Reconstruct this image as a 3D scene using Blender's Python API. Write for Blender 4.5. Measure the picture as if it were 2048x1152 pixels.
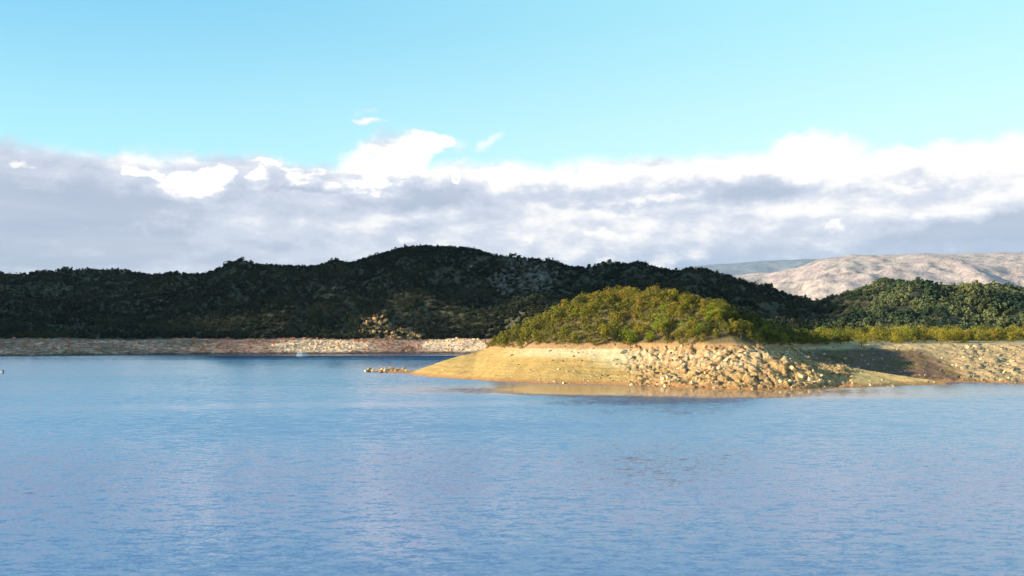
import bpy, bmesh, math, random
import numpy as np
from mathutils import Vector

# ------------------------------------------------------------------ basics
for o in list(bpy.data.objects): bpy.data.objects.remove(o)
SC = bpy.context.scene
COL = SC.collection
F = 1774.0            # focal length in photograph pixels (2048 wide)
CAM_H = 16.0          # the camera stands 16 m above the water
HY = 670.0            # horizon row
R = math.radians

# ------------------------------------------------------------------ camera
cam = bpy.data.cameras.new('camera'); co = bpy.data.objects.new('camera', cam); COL.objects.link(co)
cam.sensor_width = 36.0; cam.lens = 36.0*F/2048
cam.clip_start = 0.5; cam.clip_end = 60000
co.location = (0, 0, CAM_H); co.rotation_euler = (R(90)+math.atan((HY-576)/F), 0, 0)
SC.camera = co
SC.view_settings.view_transform = 'Standard'; SC.view_settings.look = 'None'
SC.view_settings.gamma = 1.0; SC.view_settings.exposure = 1.1

# ------------------------------------------------------------------ sun
SUN_EL = R(14.5)
SH = np.array([-0.975, -0.222])            # horizontal direction towards the sun
sd = Vector((SH[0]*math.cos(SUN_EL), SH[1]*math.cos(SUN_EL), math.sin(SUN_EL)))
sl = bpy.data.lights.new('sun', 'SUN'); so = bpy.data.objects.new('sun', sl); COL.objects.link(so)
sl.energy = 5.0; sl.angle = R(0.5); sl.color = (1.0, 0.84, 0.58)
so.rotation_euler = sd.to_track_quat('Z', 'Y').to_euler(); so.location = (-300, -150, 200)

# ------------------------------------------------------------------ node helper
class NT:
    def __init__(s, nt): s.nt = nt; s.n = nt.nodes; s.l = nt.links
    def sock(s, inp, v):
        if v is None: return
        if isinstance(v, bpy.types.NodeSocket): s.l.new(v, inp)
        else:
            try: inp.default_value = v
            except Exception: inp.default_value = tuple(v)+(1.0,)
    def m(s, op, a, b=None, c=None, clamp=False):
        n = s.n.new('ShaderNodeMath'); n.operation = op; n.use_clamp = clamp
        s.sock(n.inputs[0], a); s.sock(n.inputs[1], b); s.sock(n.inputs[2], c); return n.outputs[0]
    def vm(s, op, a, b=None, out=0):
        n = s.n.new('ShaderNodeVectorMath'); n.operation = op
        s.sock(n.inputs[0], a)
        if b is not None:
            if op == 'SCALE': s.sock(n.inputs[3], b)
            else: s.sock(n.inputs[1], b)
        return n.outputs['Value'] if op in ('LENGTH', 'DOT_PRODUCT') else n.outputs[0]
    def xyz(s, x, y, z):
        n = s.n.new('ShaderNodeCombineXYZ'); s.sock(n.inputs[0], x); s.sock(n.inputs[1], y); s.sock(n.inputs[2], z); return n.outputs[0]
    def sep(s, v):
        n = s.n.new('ShaderNodeSeparateXYZ'); s.sock(n.inputs[0], v); return n.outputs
    def noise(s, v, scale, detail=4, rough=0.55, dist=0.0):
        n = s.n.new('ShaderNodeTexNoise'); s.sock(n.inputs['Vector'], v)
        n.inputs['Scale'].default_value = scale; n.inputs['Detail'].default_value = detail
        n.inputs['Roughness'].default_value = rough; n.inputs['Distortion'].default_value = dist
        return n.outputs
    def ss(s, v, a, b, lo=0.0, hi=1.0):
        n = s.n.new('ShaderNodeMapRange'); n.interpolation_type = 'SMOOTHSTEP'
        s.sock(n.inputs[0], v); s.sock(n.inputs[1], a); s.sock(n.inputs[2], b); s.sock(n.inputs[3], lo); s.sock(n.inputs[4], hi)
        return n.outputs[0]
    def mix(s, f, a, b, mode='MIX'):
        n = s.n.new('ShaderNodeMix'); n.data_type = 'RGBA'; n.blend_type = mode
        s.sock(n.inputs[0], f); s.sock(n.inputs[6], a); s.sock(n.inputs[7], b); return n.outputs[2]

# ------------------------------------------------------------------ world: sky and clouds
W = bpy.data.worlds.new('World'); SC.world = W; W.use_nodes = True
w = NT(W.node_tree); w.n.clear()
wo = w.n.new('ShaderNodeOutputWorld'); bg = w.n.new('ShaderNodeBackground'); w.l.new(bg.outputs[0], wo.inputs[0])
sky = w.n.new('ShaderNodeTexSky'); sky.sky_type = 'NISHITA'; sky.sun_disc = False
sky.sun_elevation = SUN_EL; sky.sun_rotation = math.atan2(sd.x, sd.y)
sky.air_density = 1.0; sky.dust_density = 0.6; sky.ozone_density = 1.6
geo = w.n.new('ShaderNodeTexCoord'); D = geo.outputs['Generated']
dx, dy, dz = w.sep(D)
az = w.m('ARCTAN2', dx, dy)                                    # azimuth from the view axis
el = w.m('ARCSINE', dz)
n1 = w.noise(D, 7.0, 6, 0.62)['Color']; n2 = w.noise(D, 30.0, 5, 0.6)['Color']
n1x, n1y, _ = w.sep(n1); n2x, n2y, _ = w.sep(n2)
def mad(a, k, b): return w.m('MULTIPLY_ADD', a, k, b)
U = mad(w.m('SUBTRACT', n1x, 0.5), 0.10, mad(w.m('SUBTRACT', n2x, 0.5), 0.035, az))
V = mad(w.m('SUBTRACT', n1y, 0.5), 0.055, mad(w.m('SUBTRACT', n2y, 0.5), 0.022, el))
def ang(px, py):
    a = math.atan((px-1024)/F); return a, math.atan((HY-py)/F*math.cos(a))
def blob(px, py, rx, ry, soft=0.5, s=1.0, tilt=0.0):
    a, e = ang(px, py)
    u = w.m('SUBTRACT', U, a); v = w.m('SUBTRACT', V, e)
    if tilt:
        v = mad(u, -tilt, v)
    q = w.vm('LENGTH', w.xyz(w.m('MULTIPLY', u, F/rx), w.m('MULTIPLY', v, F/ry), 0.0))
    return w.ss(q, 1.0+soft*0.5, 1.0-soft, 0.0, s)
def vmax(bs):
    r = bs[0]
    for b in bs[1:]: r = w.m('MAXIMUM', r, b)
    return r
# clear sky
skyc = w.mix(1.0, sky.outputs[0], (0.085, 0.145, 0.150, 1), 'MULTIPLY')
azr = w.ss(az, -0.62, 0.62)
hi = w.mix(azr, (0.24, 0.66, 0.97, 1), (0.50, 0.97, 1.06, 1))
lo = w.mix(azr, (0.54, 1.0, 1.10, 1), (0.80, 1.12, 1.12, 1))
air = w.mix(w.ss(el, 0.38, 0.14), hi, lo)
air = w.mix(w.ss(el, 0.40, 1.2), air, (0.12, 0.33, 0.66, 1))
skyb = w.mix(0.12, air, skyc)
# cloud bank tinted by noise
st = w.vm('MULTIPLY', D, (1.0, 1.0, 2.1))
f1 = w.noise(st, 5.0, 6, 0.58, 0.3)['Fac']; f2 = w.noise(st, 16.0, 5, 0.6)['Fac']; f3 = w.noise(st, 38.0, 5, 0.62)['Fac']
st2 = w.vm('ADD', st, (-.012, 0.0, .02)); f2s = w.noise(st2, 16.0, 5, 0.6)['Fac']
relief = w.m('SUBTRACT', f2, f2s)
B = mad(w.m('SUBTRACT', f1, 0.5), 1.2, mad(w.m('SUBTRACT', f2, 0.5), 0.35, 0.38))
B = w.m('ADD', B, w.ss(az, -0.35, 0.15, -0.10, 0.20))
B = w.m('ADD', B, w.ss(V, 0.06, 0.17, -0.16, 0.22))
whites = [blob(370, 366, 82, 34, .8), blob(420, 345, 60, 28, .8), blob(518, 352, 42, 24, .8), blob(640, 352, 85, 26, .8), blob(745, 345, 85, 52, .8),
          blob(790, 300, 66, 44, .7), blob(850, 286, 52, 24, .4), blob(904, 358, 14, 11, .4), blob(1000, 350, 46, 20, .5),
          blob(290, 336, 70, 12, .6, .85), blob(560, 328, 260, 8, .8, .8)]
creams = [blob(1180, 350, 230, 28, .8, .7), blob(1640, 318, 95, 42, .4), blob(1560, 345, 180, 30, .8, .75), blob(1820, 318, 75, 34, .4), blob(1930, 322, 90, 40, .4),
          blob(2060, 310, 60, 50, .5), blob(1860, 375, 150, 30, .8, .8), blob(2200, 330, 160, 60, .6), blob(1200, 458, 75, 22, .8, .75),
          blob(1090, 470, 60, 18, .8, .6), blob(1680, 452, 34, 18, .6, .9), blob(830, 462, 70, 22, .8, .7), blob(720, 440, 120, 12, .8, .5), blob(1330, 400, 180, 22, .9, .5)]
darks = [blob(840, 392, 165, 30, .8, .75), blob(120, 390, 240, 52, .9, .45), blob(1460, 388, 260, 24, .9, .7), blob(1130, 385, 170, 22, .9, .45), blob(1300, 330, 260, 12, .9, .3), blob(1240, 408, 80, 10, .8, .5),
         blob(640, 376, 110, 8, .8, .5), blob(1960, 470, 180, 30, .9, .8), blob(150, 470, 300, 30, .9, .25)]
def puff(mk, k=.9):
    return w.m('MULTIPLY', w.ss(mk, 0.0, .3), w.ss(w.m('ADD', mk, mad(w.m('SUBTRACT', f2, .5), k*1.2, w.m('MULTIPLY', w.m('SUBTRACT', f3, .5), k))), .03, .97))
Wm = puff(vmax(whites)); wm = w.m('MAXIMUM', Wm, puff(vmax(creams), .6))
B = mad(relief, 1.1, B)
B = w.m('SUBTRACT', B, vmax(darks), clamp=False)
B = w.m('ADD', B, w.m('MULTIPLY', w.ss(V, .155, .185), w.ss(az, -.47, -.38, 0.0, .2)))
B = w.m('MAXIMUM', B, w.m('MULTIPLY', wm, mad(relief, 1.8, mad(w.m('SUBTRACT', f2, 0.5), 0.9, 0.84))), clamp=False)
fs = w.noise(w.vm('MULTIPLY', D, (1.0, 1.0, 7.0)), 7.0, 5, .6)['Fac']
B = mad(w.m('SUBTRACT', fs, .5), .55, B)
B = w.m('MAXIMUM', w.m('MINIMUM', B, 1.0), -1.2)
c1 = w.mix(w.ss(B, -0.45, 0.72), (0.37, 0.46, 0.61, 1), (0.70, 0.75, 0.87, 1))
c2 = w.mix(w.ss(B, 0.42, 0.98), c1, (1.08, 1.05, 1.02, 1))
low = w.m('MULTIPLY', w.ss(V, 0.105, 0.07), w.ss(az, -0.08, 0.1))         # slate blue band low on the right
low = w.m('MULTIPLY', low, w.m('SUBTRACT', 1.0, w.m('MULTIPLY', w.ss(B, .5, .9), .8)))
c2 = w.mix(w.m('MULTIPLY', low, 0.8), c2, (0.36, 0.48, 0.68, 1))
# upper limit of the bank and the towers that rise above it
top = w.m('ADD', w.ss(az, 0.1, 0.4, math.atan(345/F), math.atan(350/F)), 0.0)
bank = w.ss(w.m('SUBTRACT', V, top), 0.006, -0.012)
wisps = [blob(745, 240, 42, 7, .9, .8), blob(735, 222, 40, 9, .9, .3), blob(985, 284, 34, 14, .9, .55, .6), blob(900, 296, 50, 22, .9, .45), blob(30, 322, 26, 9, .6, .9),
         blob(1640, 305, 100, 50, .5), blob(1925, 312, 80, 42, .5), blob(1810, 312, 60, 30, .5), blob(2070, 314, 70, 45, .6)]
cov = w.m('MAXIMUM', w.m('MAXIMUM', bank, Wm), puff(vmax(wisps), .7))
# behind the camera and overhead the sky is left mostly clear
c2 = w.mix(w.m('MULTIPLY', Wm, w.ss(B, .6, 1.0)), c2, (1.42, 1.38, 1.34, 1))      # sunlit cumulus
col = w.mix(cov, skyb, w.mix(w.m('MULTIPLY', puff(vmax(wisps), .7), .9), c2, (1.05, 1.03, 1.02, 1)))
w.l.new(col, bg.inputs[0]); bg.inputs[1].default_value = 0.475

# ------------------------------------------------------------------ numeric noise
def _hash(ix, iy, seed):
    h = (ix.astype(np.int64)*374761393 + iy.astype(np.int64)*668265263 + seed*1274126177) & 0xffffffff
    h = ((h ^ (h >> 13))*1274126177) & 0xffffffff
    return ((h ^ (h >> 16)) & 0xffffff)/float(0xffffff)
def perlin(x, y, seed=0):
    x = np.asarray(x, float); y = np.asarray(y, float)
    ix = np.floor(x); iy = np.floor(y); fx = x-ix; fy = y-iy
    def g(ax, ay):
        a = _hash(ix+ax, iy+ay, seed)*2*np.pi
        return np.cos(a)*(fx-ax)+np.sin(a)*(fy-ay)
    u = fx*fx*fx*(fx*(fx*6-15)+10); v = fy*fy*fy*(fy*(fy*6-15)+10)
    return 1.5*((g(0,0)*(1-u)+g(1,0)*u)*(1-v)+(g(0,1)*(1-u)+g(1,1)*u)*v)
def fbm(x, y, sc, octv=4, seed=0, gain=0.5):
    r = 0; a = 1.0; t = 0
    for k in range(octv):
        r = r + a*perlin(x/sc*2**k, y/sc*2**k, seed+k*17); t += a; a *= gain
    return r/t
def ridged(x, y, sc, octv=4, seed=0):
    r = 0; a = 1.0; t = 0
    for k in range(octv):
        r = r + a*(1-np.abs(perlin(x/sc*2**k, y/sc*2**k, seed+k*17))*2); t += a; a *= .5
    return r/t
def sst(x, a, b):
    t = np.clip((x-a)/(b-a), 0, 1); return t*t*(3-2*t)
def lerp(a, b, t): return a+(b-a)*t

# ------------------------------------------------------------------ object helpers
def tag(o, label=None, cat=None, group=None, kind=None):
    if label: o['label'] = label
    if cat: o['category'] = cat
    if group: o['group'] = group
    if kind: o['kind'] = kind
    return o
def np_mesh(name, verts, faces, mat=None, col=None, smooth=False):
    """verts Nx3, faces MxK index array, col Nx3 albedo per vertex"""
    me = bpy.data.meshes.new(name)
    verts = np.asarray(verts, np.float32); faces = np.asarray(faces, np.int32)
    M, K = faces.shape
    me.vertices.add(len(verts)); me.vertices.foreach_set('co', verts.ravel())
    me.loops.add(M*K); me.loops.foreach_set('vertex_index', faces.ravel())
    me.polygons.add(M); me.polygons.foreach_set('loop_start', np.arange(0, M*K, K, dtype=np.int32))
    me.polygons.foreach_set('loop_total', np.full(M, K, np.int32))
    me.polygons.foreach_set('use_smooth', np.full(M, smooth))
    me.update(calc_edges=True)
    if col is not None:
        a = me.color_attributes.new('tone', 'FLOAT_COLOR', 'POINT')
        c = np.ones((len(verts), 4), np.float32); c[:, :3] = col; a.data.foreach_set('color', c.ravel())
    if mat: me.materials.append(mat)
    return me
def obj(name, me, parent=None):
    o = bpy.data.objects.new(name, me); COL.objects.link(o)
    if parent: o.parent = parent
    return o
def grid_faces(nr, nc):
    i = np.arange(nr*nc).reshape(nr, nc)
    return np.stack([i[:-1, :-1], i[:-1, 1:], i[1:, 1:], i[1:, :-1]], -1).reshape(-1, 4)

# ------------------------------------------------------------------ materials
def new_mat(name):
    m = bpy.data.materials.new(name); m.use_nodes = True; t = NT(m.node_tree)
    b = m.node_tree.nodes['Principled BSDF']; return m, t, b
def ground_mat(name, bump=0.25, scale=1.2, vary=0.35, rough=0.95):
    m, t, b = new_mat(name)
    at = t.n.new('ShaderNodeAttribute'); at.attribute_name = 'tone'
    tc = t.n.new('ShaderNodeTexCoord')
    a = t.noise(tc.outputs['Object'], scale, 5, .65)['Fac']; c = t.noise(tc.outputs['Object'], scale*.23, 4, .6)['Fac']
    k = t.m('MULTIPLY', t.ss(a, .25, .75, 1-vary, 1+vary), t.ss(c, .3, .7, 1-vary*.5, 1+vary*.5))
    t.l.new(t.vm('SCALE', at.outputs['Color'], k), b.inputs['Base Color'])
    bp = t.n.new('ShaderNodeBump'); bp.inputs['Strength'].default_value = 1.0; bp.inputs['Distance'].default_value = bump
    t.l.new(a, bp.inputs['Height']); t.l.new(bp.outputs[0], b.inputs['Normal'])
    b.inputs['Roughness'].default_value = rough; b.inputs['Specular IOR Level'].default_value = 0.15
    return m
def leaf_mat(name, base, alt, attr=False):
    m, t, b = new_mat(name)
    gi = t.n.new('ShaderNodeNewGeometry'); oi = t.n.new('ShaderNodeObjectInfo')
    f = t.noise(gi.outputs['Position'], 0.55, 3, .6)['Fac']
    k = t.m('ADD', t.ss(f, .3, .7, -.35, .8), oi.outputs['Random'])
    c = t.mix(t.m('MAXIMUM', t.m('MINIMUM', k, 1.0), 0.0), base+(1,), alt+(1,))
    if attr:
        at = t.n.new('ShaderNodeAttribute'); at.attribute_name = 'tone'; c = t.mix(1.0, c, at.outputs['Color'], 'MULTIPLY')
    t.l.new(c, b.inputs['Base Color'])
    b.inputs['Roughness'].default_value = 0.75; b.inputs['Specular IOR Level'].default_value = 0.12
    return m
M_ground = ground_mat('shore_ground', .22, 1.3, .22)
M_hill = ground_mat('hill_ground', .6, .25, .8)
M_mount = ground_mat('mountain_rock', 14, .045, .3)
M_rubble = ground_mat('rubble_stone', .12, 1.5, .25)
def rock_mat(name, c):
    m, t, b = new_mat(name)
    gi = t.n.new('ShaderNodeNewGeometry'); oi = t.n.new('ShaderNodeObjectInfo')
    f = t.noise(gi.outputs['Position'], 1.1, 5, .65)['Fac']
    k = t.m('MULTIPLY', t.ss(f, .25, .75, .72, 1.2), t.m('MULTIPLY_ADD', oi.outputs['Random'], .3, .85))
    n = t.n.new('ShaderNodeRGB'); n.outputs[0].default_value = c+(1,)
    t.l.new(t.vm('SCALE', n.outputs[0], k), b.inputs['Base Color'])
    bp = t.n.new('ShaderNodeBump'); bp.inputs['Distance'].default_value = .15; t.l.new(f, bp.inputs['Height']); t.l.new(bp.outputs[0], b.inputs['Normal'])
    b.inputs['Roughness'].default_value = .9; b.inputs['Specular IOR Level'].default_value = .2
    return m
ROCKC = {'cream': (.56, .45, .27), 'tan': (.45, .28, .13), 'pinkish': (.44, .26, .15), 'grey': (.30, .25, .19)}
M_rock = {k: rock_mat('rock_'+k, v) for k, v in ROCKC.items()}
LEAF = {'olive green': ((.15, .145, .018), (.25, .21, .026)),
        'bright green': ((.14, .185, .014), (.22, .26, .022)),
        'brown': ((.20, .15, .026), (.27, .20, .034)),
        'dark green': ((.036, .05, .010), (.065, .07, .015))}
M_leaf = {k: leaf_mat('leaf_'+k.replace(' ', '_'), *v) for k, v in LEAF.items()}
M_wood_near = leaf_mat('leaf_mass', (.12, .125, .02), (.20, .165, .03))
M_wood_far = leaf_mat('leaf_far', (.75, .75, .75), (1.2, 1.2, 1.2), attr=True)
M_bark, _t, _b = new_mat('bark'); _b.inputs['Base Color'].default_value = (.10, .075, .05, 1); _b.inputs['Roughness'].default_value = .9
_n = _t.noise(None, 9, 4)['Fac']; _bp = _t.n.new('ShaderNodeBump'); _bp.inputs['Distance'].default_value = .03
_t.l.new(_n, _bp.inputs['Height']); _t.l.new(_bp.outputs[0], _b.inputs['Normal'])

# ------------------------------------------------------------------ peninsula (the wooded "island" and the right-hand bank)
def gp(px, py): d = F*CAM_H/(py-HY); return ((px-1024)*d/F, d)
front = [gp(820, 748), gp(860, 753), gp(900, 756), gp(1000, 762), gp(1100, 766), gp(1200, 768), gp(1300, 772), gp(1400, 776), gp(1500, 778.5), gp(1600, 777.5)]
POLY = np.array(front + [(95, 270), (101, 280), (106, 293), (113, 304), (130, 307), (144, 302), (158, 300), (168, 297.5), (176, 297), (200, 292), (260, 288), (460, 270), (520, 700),
                         (150, 700), (90, 470), (45, 432), (5, 412), (-28, 396), (-40, 383)])
def sdf(x, y, P=POLY):
    d = np.full(x.shape, 1e9); ins = np.zeros(x.shape, bool)
    n = len(P)
    for i in range(n):
        ax, ay = P[i]; bx, by = P[(i+1) % n]
        ex, ey = bx-ax, by-ay
        t = np.clip(((x-ax)*ex+(y-ay)*ey)/(ex*ex+ey*ey), 0, 1)
        d = np.minimum(d, np.hypot(x-ax-t*ex, y-ay-t*ey))
        c = ((ay > y) != (by > y)) & (x < ex*(y-ay)/(ey+1e-12)+ax)
        ins ^= c
    return np.where(ins, d, -d)
# top of the bare hill (tree tops removed) as seen from the camera, at the crest line
CR = np.array([(930, 694), (965, 684), (1000, 673), (1050, 658), (1100, 636), (1140, 618), (1180, 600), (1240, 593), (1320, 592), (1380, 602), (1440, 617), (1500, 640), (1560, 656), (1620, 677), (1680, 692)], float)
CY = 352.0
CR[:, 1] += 8*sst(CR[:, 0], 1000, 1180)*(1-sst(CR[:, 0], 1400, 1560))
CYS = CY-28*sst(CR[:, 0], 1180, 1450)
CRX = (CR[:, 0]-1024)/F*CYS; CRZ = CAM_H+(HY-CR[:, 1])/F*CYS
def polyridge(x, y, pts, slope_f, slope_b):
    best = np.full(x.shape, -50.0)
    for (ax, ay, az_), (bx, by, bz) in zip(pts[:-1], pts[1:]):
        ex, ey = bx-ax, by-ay
        t = np.clip(((x-ax)*ex+(y-ay)*ey)/(ex*ex+ey*ey), 0, 1)
        px, py = ax+t*ex, ay+t*ey
        d = np.hypot(x-px, y-py); sl_ = np.where(y < py, slope_f, slope_b)
        best = np.maximum(best, az_+(bz-az_)*t-d*sl_)
    return best
RA = [(70, 290, 11.5), (84, 284, 9.6), (94, 279, 5.6), (102, 276, 1.2)]
RB = [(84, 312, 12.3), (98, 306, 8.4), (114, 300, 5.0), (129, 294, 2.6), (139, 289.5, 1.0), (144, 288, -.3)]
RC = [(-38, 374, 1.2), (-52, 384, .8), (-63, 391, .3)]
def worley(x, y, sc, seed):
    X = x/sc; Y = y/sc; ix = np.floor(X); iy = np.floor(Y)
    f1 = np.full(x.shape, 9.0); f2 = np.full(x.shape, 9.0); idr = np.zeros(x.shape)
    for a in (-1, 0, 1):
        for b in (-1, 0, 1):
            cx = ix+a; cy = iy+b
            d = np.hypot(cx+_hash(cx, cy, seed)-X, cy+_hash(cx, cy, seed+5)-Y); r = _hash(cx, cy, seed+9)
            near_ = d < f1; f2 = np.where(near_, f1, np.minimum(f2, d)); idr = np.where(near_, r, idr); f1 = np.where(near_, d, f1)
    return f2-f1, idr
def rockiness(x, y, z):
    px = 1024+F*x/np.maximum(y, 1)
    a = sst(px, 1215, 1310)*(1-sst(px, 1690, 1710))*(1-sst(y, 325, 335))*(z < 12.4)
    b = sst(px, 1690, 1720)*.35*(1-sst(z, 12, 13))+sst(px, 1880, 1950)*.35*(1-sst(z, 12, 13))
    tongue = (px > 1640) & (y < 299) & (px < 1890)
    return np.clip(np.where(tongue & (px > 1700), .03, a+b), 0, 1)
def pen_base(x, y):
    s = sdf(x, y)
    wv = fbm(x, y, 22, 3, 3)*3.0
    s2 = s + wv*sst(s, 3, 20)
    px = 1024+F*x/np.maximum(y, 1)
    wid = 42-8*sst(px, 1000, 880)
    z = np.where(s2 > 0, 12.5*np.power(np.clip(s2/wid, 0, 1), .86), s2*.3)
    # a gentle plateau beyond the drawdown ring
    z = z+np.clip(s2-wid, 0, 60)*.025
    hh = np.interp(x, CRX, CRZ, left=12, right=12)-12.5
    yc = np.interp(x, CRX, CYS)+fbm(x, y, 60, 2, 9)*3
    b = np.cos(np.clip((y-yc)/np.where(y < yc, 50, 75), -1, 1)*np.pi/2)**1.6
    z = z+np.clip(hh, 0, None)*b
    z = np.maximum(z, polyridge(x, y, RA, .62, .55))
    z = np.maximum(z, polyridge(x, y, RB, .24, .5))
    z = np.maximum(z, polyridge(x, y, RC, .16, .2))
    # land rises gently behind the right bank
    z = z+sst(y, 345, 520)*1.5*sst(x, 95, 150)
    return z, s
def pen_height(x, y):
    z, s = pen_base(x, y)
    k = rockiness(x, y, z)
    crag = ridged(x, y, 7.5, 4, 21)*.5+ridged(x*1.3+y*.5, y*1.2, 3.0, 3, 55)*.35-.45
    w1, r1 = worley(x+.4*y+fbm(x, y, 5, 2, 12), y*.8, 3.2, 3); w2, r2 = worley(x, y*.9+.3*x, 1.5, 13)
    crag = crag*.45+(r1-.4)*.62+(r2-.5)*.34-np.exp(-w1/.09)*.45-np.exp(-w2/.12)*.18
    n = fbm(x, y, 6, 4, 31)*.25+fbm(x, y, 1.6, 3, 41)*.08
    amp = sst(z, -.3, 1.2)
    z = z+amp*(n+k*crag*2.1)
    gull = np.abs(perlin(x/9+fbm(x, y, 30, 2, 5), y/50, 77))
    z = z-amp*np.exp(-(gull/.04)**2)*.10*(1-k)*sst(z, 1, 4)*(z < 12)
    u = z*1.05+fbm(x, y, 18, 2, 71)*.5; z = z-amp*(1-k)*(z < 12)*.05*(.3+1.4*sst(fbm(x, y, 14, 2, 73), -.2, .4))*(np.sin(u*6.283)+.4*np.sin(u*14))   # old waterlines
    return z, s, k
xs = np.concatenate([np.arange(-75, 24, .6), np.arange(24, 112, .42), np.arange(112, 215, .6), np.arange(215, 400, 3.0)]); ys = np.concatenate([np.arange(252, 325, .42), np.arange(325, 372, .6), np.arange(372, 560, 2.5)])
GX, GY = np.meshgrid(xs, ys)
GZ, GS, GK = pen_height(GX, GY)
def C(*c): return np.array(c, float)
def cmix(a, b, t): return a+(b-a)*t[..., None]
def pen_colour(x, y, z, s, k):
    px = 1024+F*x/np.maximum(y, 1)
    n = fbm(x, y, 9, 4, 61); n2 = fbm(x, y, 2.2, 3, 67); zz = z+n*.7
    c = np.broadcast_to(C(.50, .325, .115), x.shape+(3,)).copy()                       # yellow sand
    c = cmix(c, C(.46, .34, .115), sst(n, .0, .5)*.6)
    c = cmix(c, C(.64, .52, .31), sst(zz, 7.4, 9.0)*sst(px, 960, 1100)*.85)            # pale band
    c = cmix(c, C(.68, .58, .36), sst(px, 1150, 1260)*(1-sst(px, 1500, 1560))*sst(zz, 4, 7)*.8)
    c = cmix(c, C(.50, .31, .155), k*.85*sst(n2, -.5, .2))
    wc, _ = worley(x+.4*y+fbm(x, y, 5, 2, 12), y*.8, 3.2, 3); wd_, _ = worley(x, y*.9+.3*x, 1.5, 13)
    c = cmix(c, C(.19, .105, .05), k*np.clip((1-sst(wc, .03, .12))+(1-sst(wd_, .02, .10))*.7, 0, 1)*.85)   # crevice shade painted dark brown along the joints of the rock
    c = cmix(c, C(.42, .25, .12), sst(zz, 10.6, 11.8)*(1-sst(zz, 14.5, 16)))           # orange brown soil under the trees
    c = cmix(c, C(.17, .125, .06), sst(zz, 12.8, 14.0))                                # litter in the wood
    st_ = perlin(zz*1.9+n2*.2, x/55, 83)+.6*perlin(zz*4.3, x/40, 89); c = c*(1-.20*sst(st_, .0, .45)*(zz < 12))[..., None]      # stains left by old water levels
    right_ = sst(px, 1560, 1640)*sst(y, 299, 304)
    c = cmix(c, cmix(np.broadcast_to(C(.165, .098, .07), x.shape+(3,)), C(.13, .095, .04), sst(n, -.1, .3)), right_*(1-sst(zz, 10, 11.3))*(1-sst(x, 150, 163)))  # shadow of the wooded hill painted dark over the bay bank
    c = cmix(c, C(.47, .34, .18), sst(px, 1640, 1700)*sst(zz, 10.6, 11.4)*(1-sst(zz, 13.5, 15)))
    c = cmix(c, C(.43, .305, .165), sst(x, 150, 163)*(1-sst(zz, 11, 12)))
    c = cmix(c, C(.66, .43, .17), sst(px, 1690, 1730)*(1-sst(y, 298, 303))*(1-sst(px, 1890, 1900)))       # sandy tongue, sunlight put into its brighter orange
    c = cmix(c, C(.36, .175, .075), (1-sst(z, .35, 1.4))*.85)
    c = c*np.where(z > 0, .93, .93)[..., None]                          # wet margin
    return np.clip(c, .02, .9)
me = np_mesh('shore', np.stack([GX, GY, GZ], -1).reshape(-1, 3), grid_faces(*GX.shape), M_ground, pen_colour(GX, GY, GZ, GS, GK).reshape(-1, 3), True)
tag(obj('shore', me), 'sandy and rocky drawdown bank of the wooded peninsula and the bay beside it', 'shore', kind='structure')

# ------------------------------------------------------------------ far hills (loft from the far shoreline over the ridge)
SK = np.array([(-700, 560), (-300, 552), (-120, 549), (0, 546), (60, 544), (110, 543), (160, 538), (210, 534), (250, 532), (300, 536), (350, 544), (400, 542), (440, 534), (480, 529), (540, 527), (600, 529), (650, 529), (700, 522), (750, 507), (800, 493), (840, 489),
               (900, 491), (950, 498), (1000, 511), (1050, 516), (1090, 519), (1140, 533), (1200, 531), (1240, 524), (1280, 528), (1340, 538), (1400, 543), (1460, 553), (1520, 568), (1560, 580), (1600, 591),
               (1640, 597), (1680, 591), (1720, 578), (1760, 566), (1800, 561), (1850, 562), (1900, 567), (1950, 571), (2000, 571), (2048, 571), (2200, 566), (2500, 560), (2900, 566)], float)
SHR = np.array([(-700, 640), (-200, 664), (0, 664), (120, 678), (200, 694), (300, 716), (500, 728), (700, 742), (860, 772), (1000, 760), (1100, 640), (1250, 490), (1700, 480), (2900, 470)], float)  # shore distance
RDG = np.array([(-700, 1250), (0, 1500), (250, 1500), (350, 1350), (450, 1150), (840, 1180), (1100, 1150), (1240, 1250), (1500, 1250), (1640, 1350), (1720, 1150), (1800, 920), (2048, 900), (2900, 950)], float)
def smooth_interp(p, T):
    q = 0
    for o_ in (-28, -14, 0, 14, 28): q = q+np.interp(p+o_, T[:, 0], T[:, 1])
    return q/5
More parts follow.
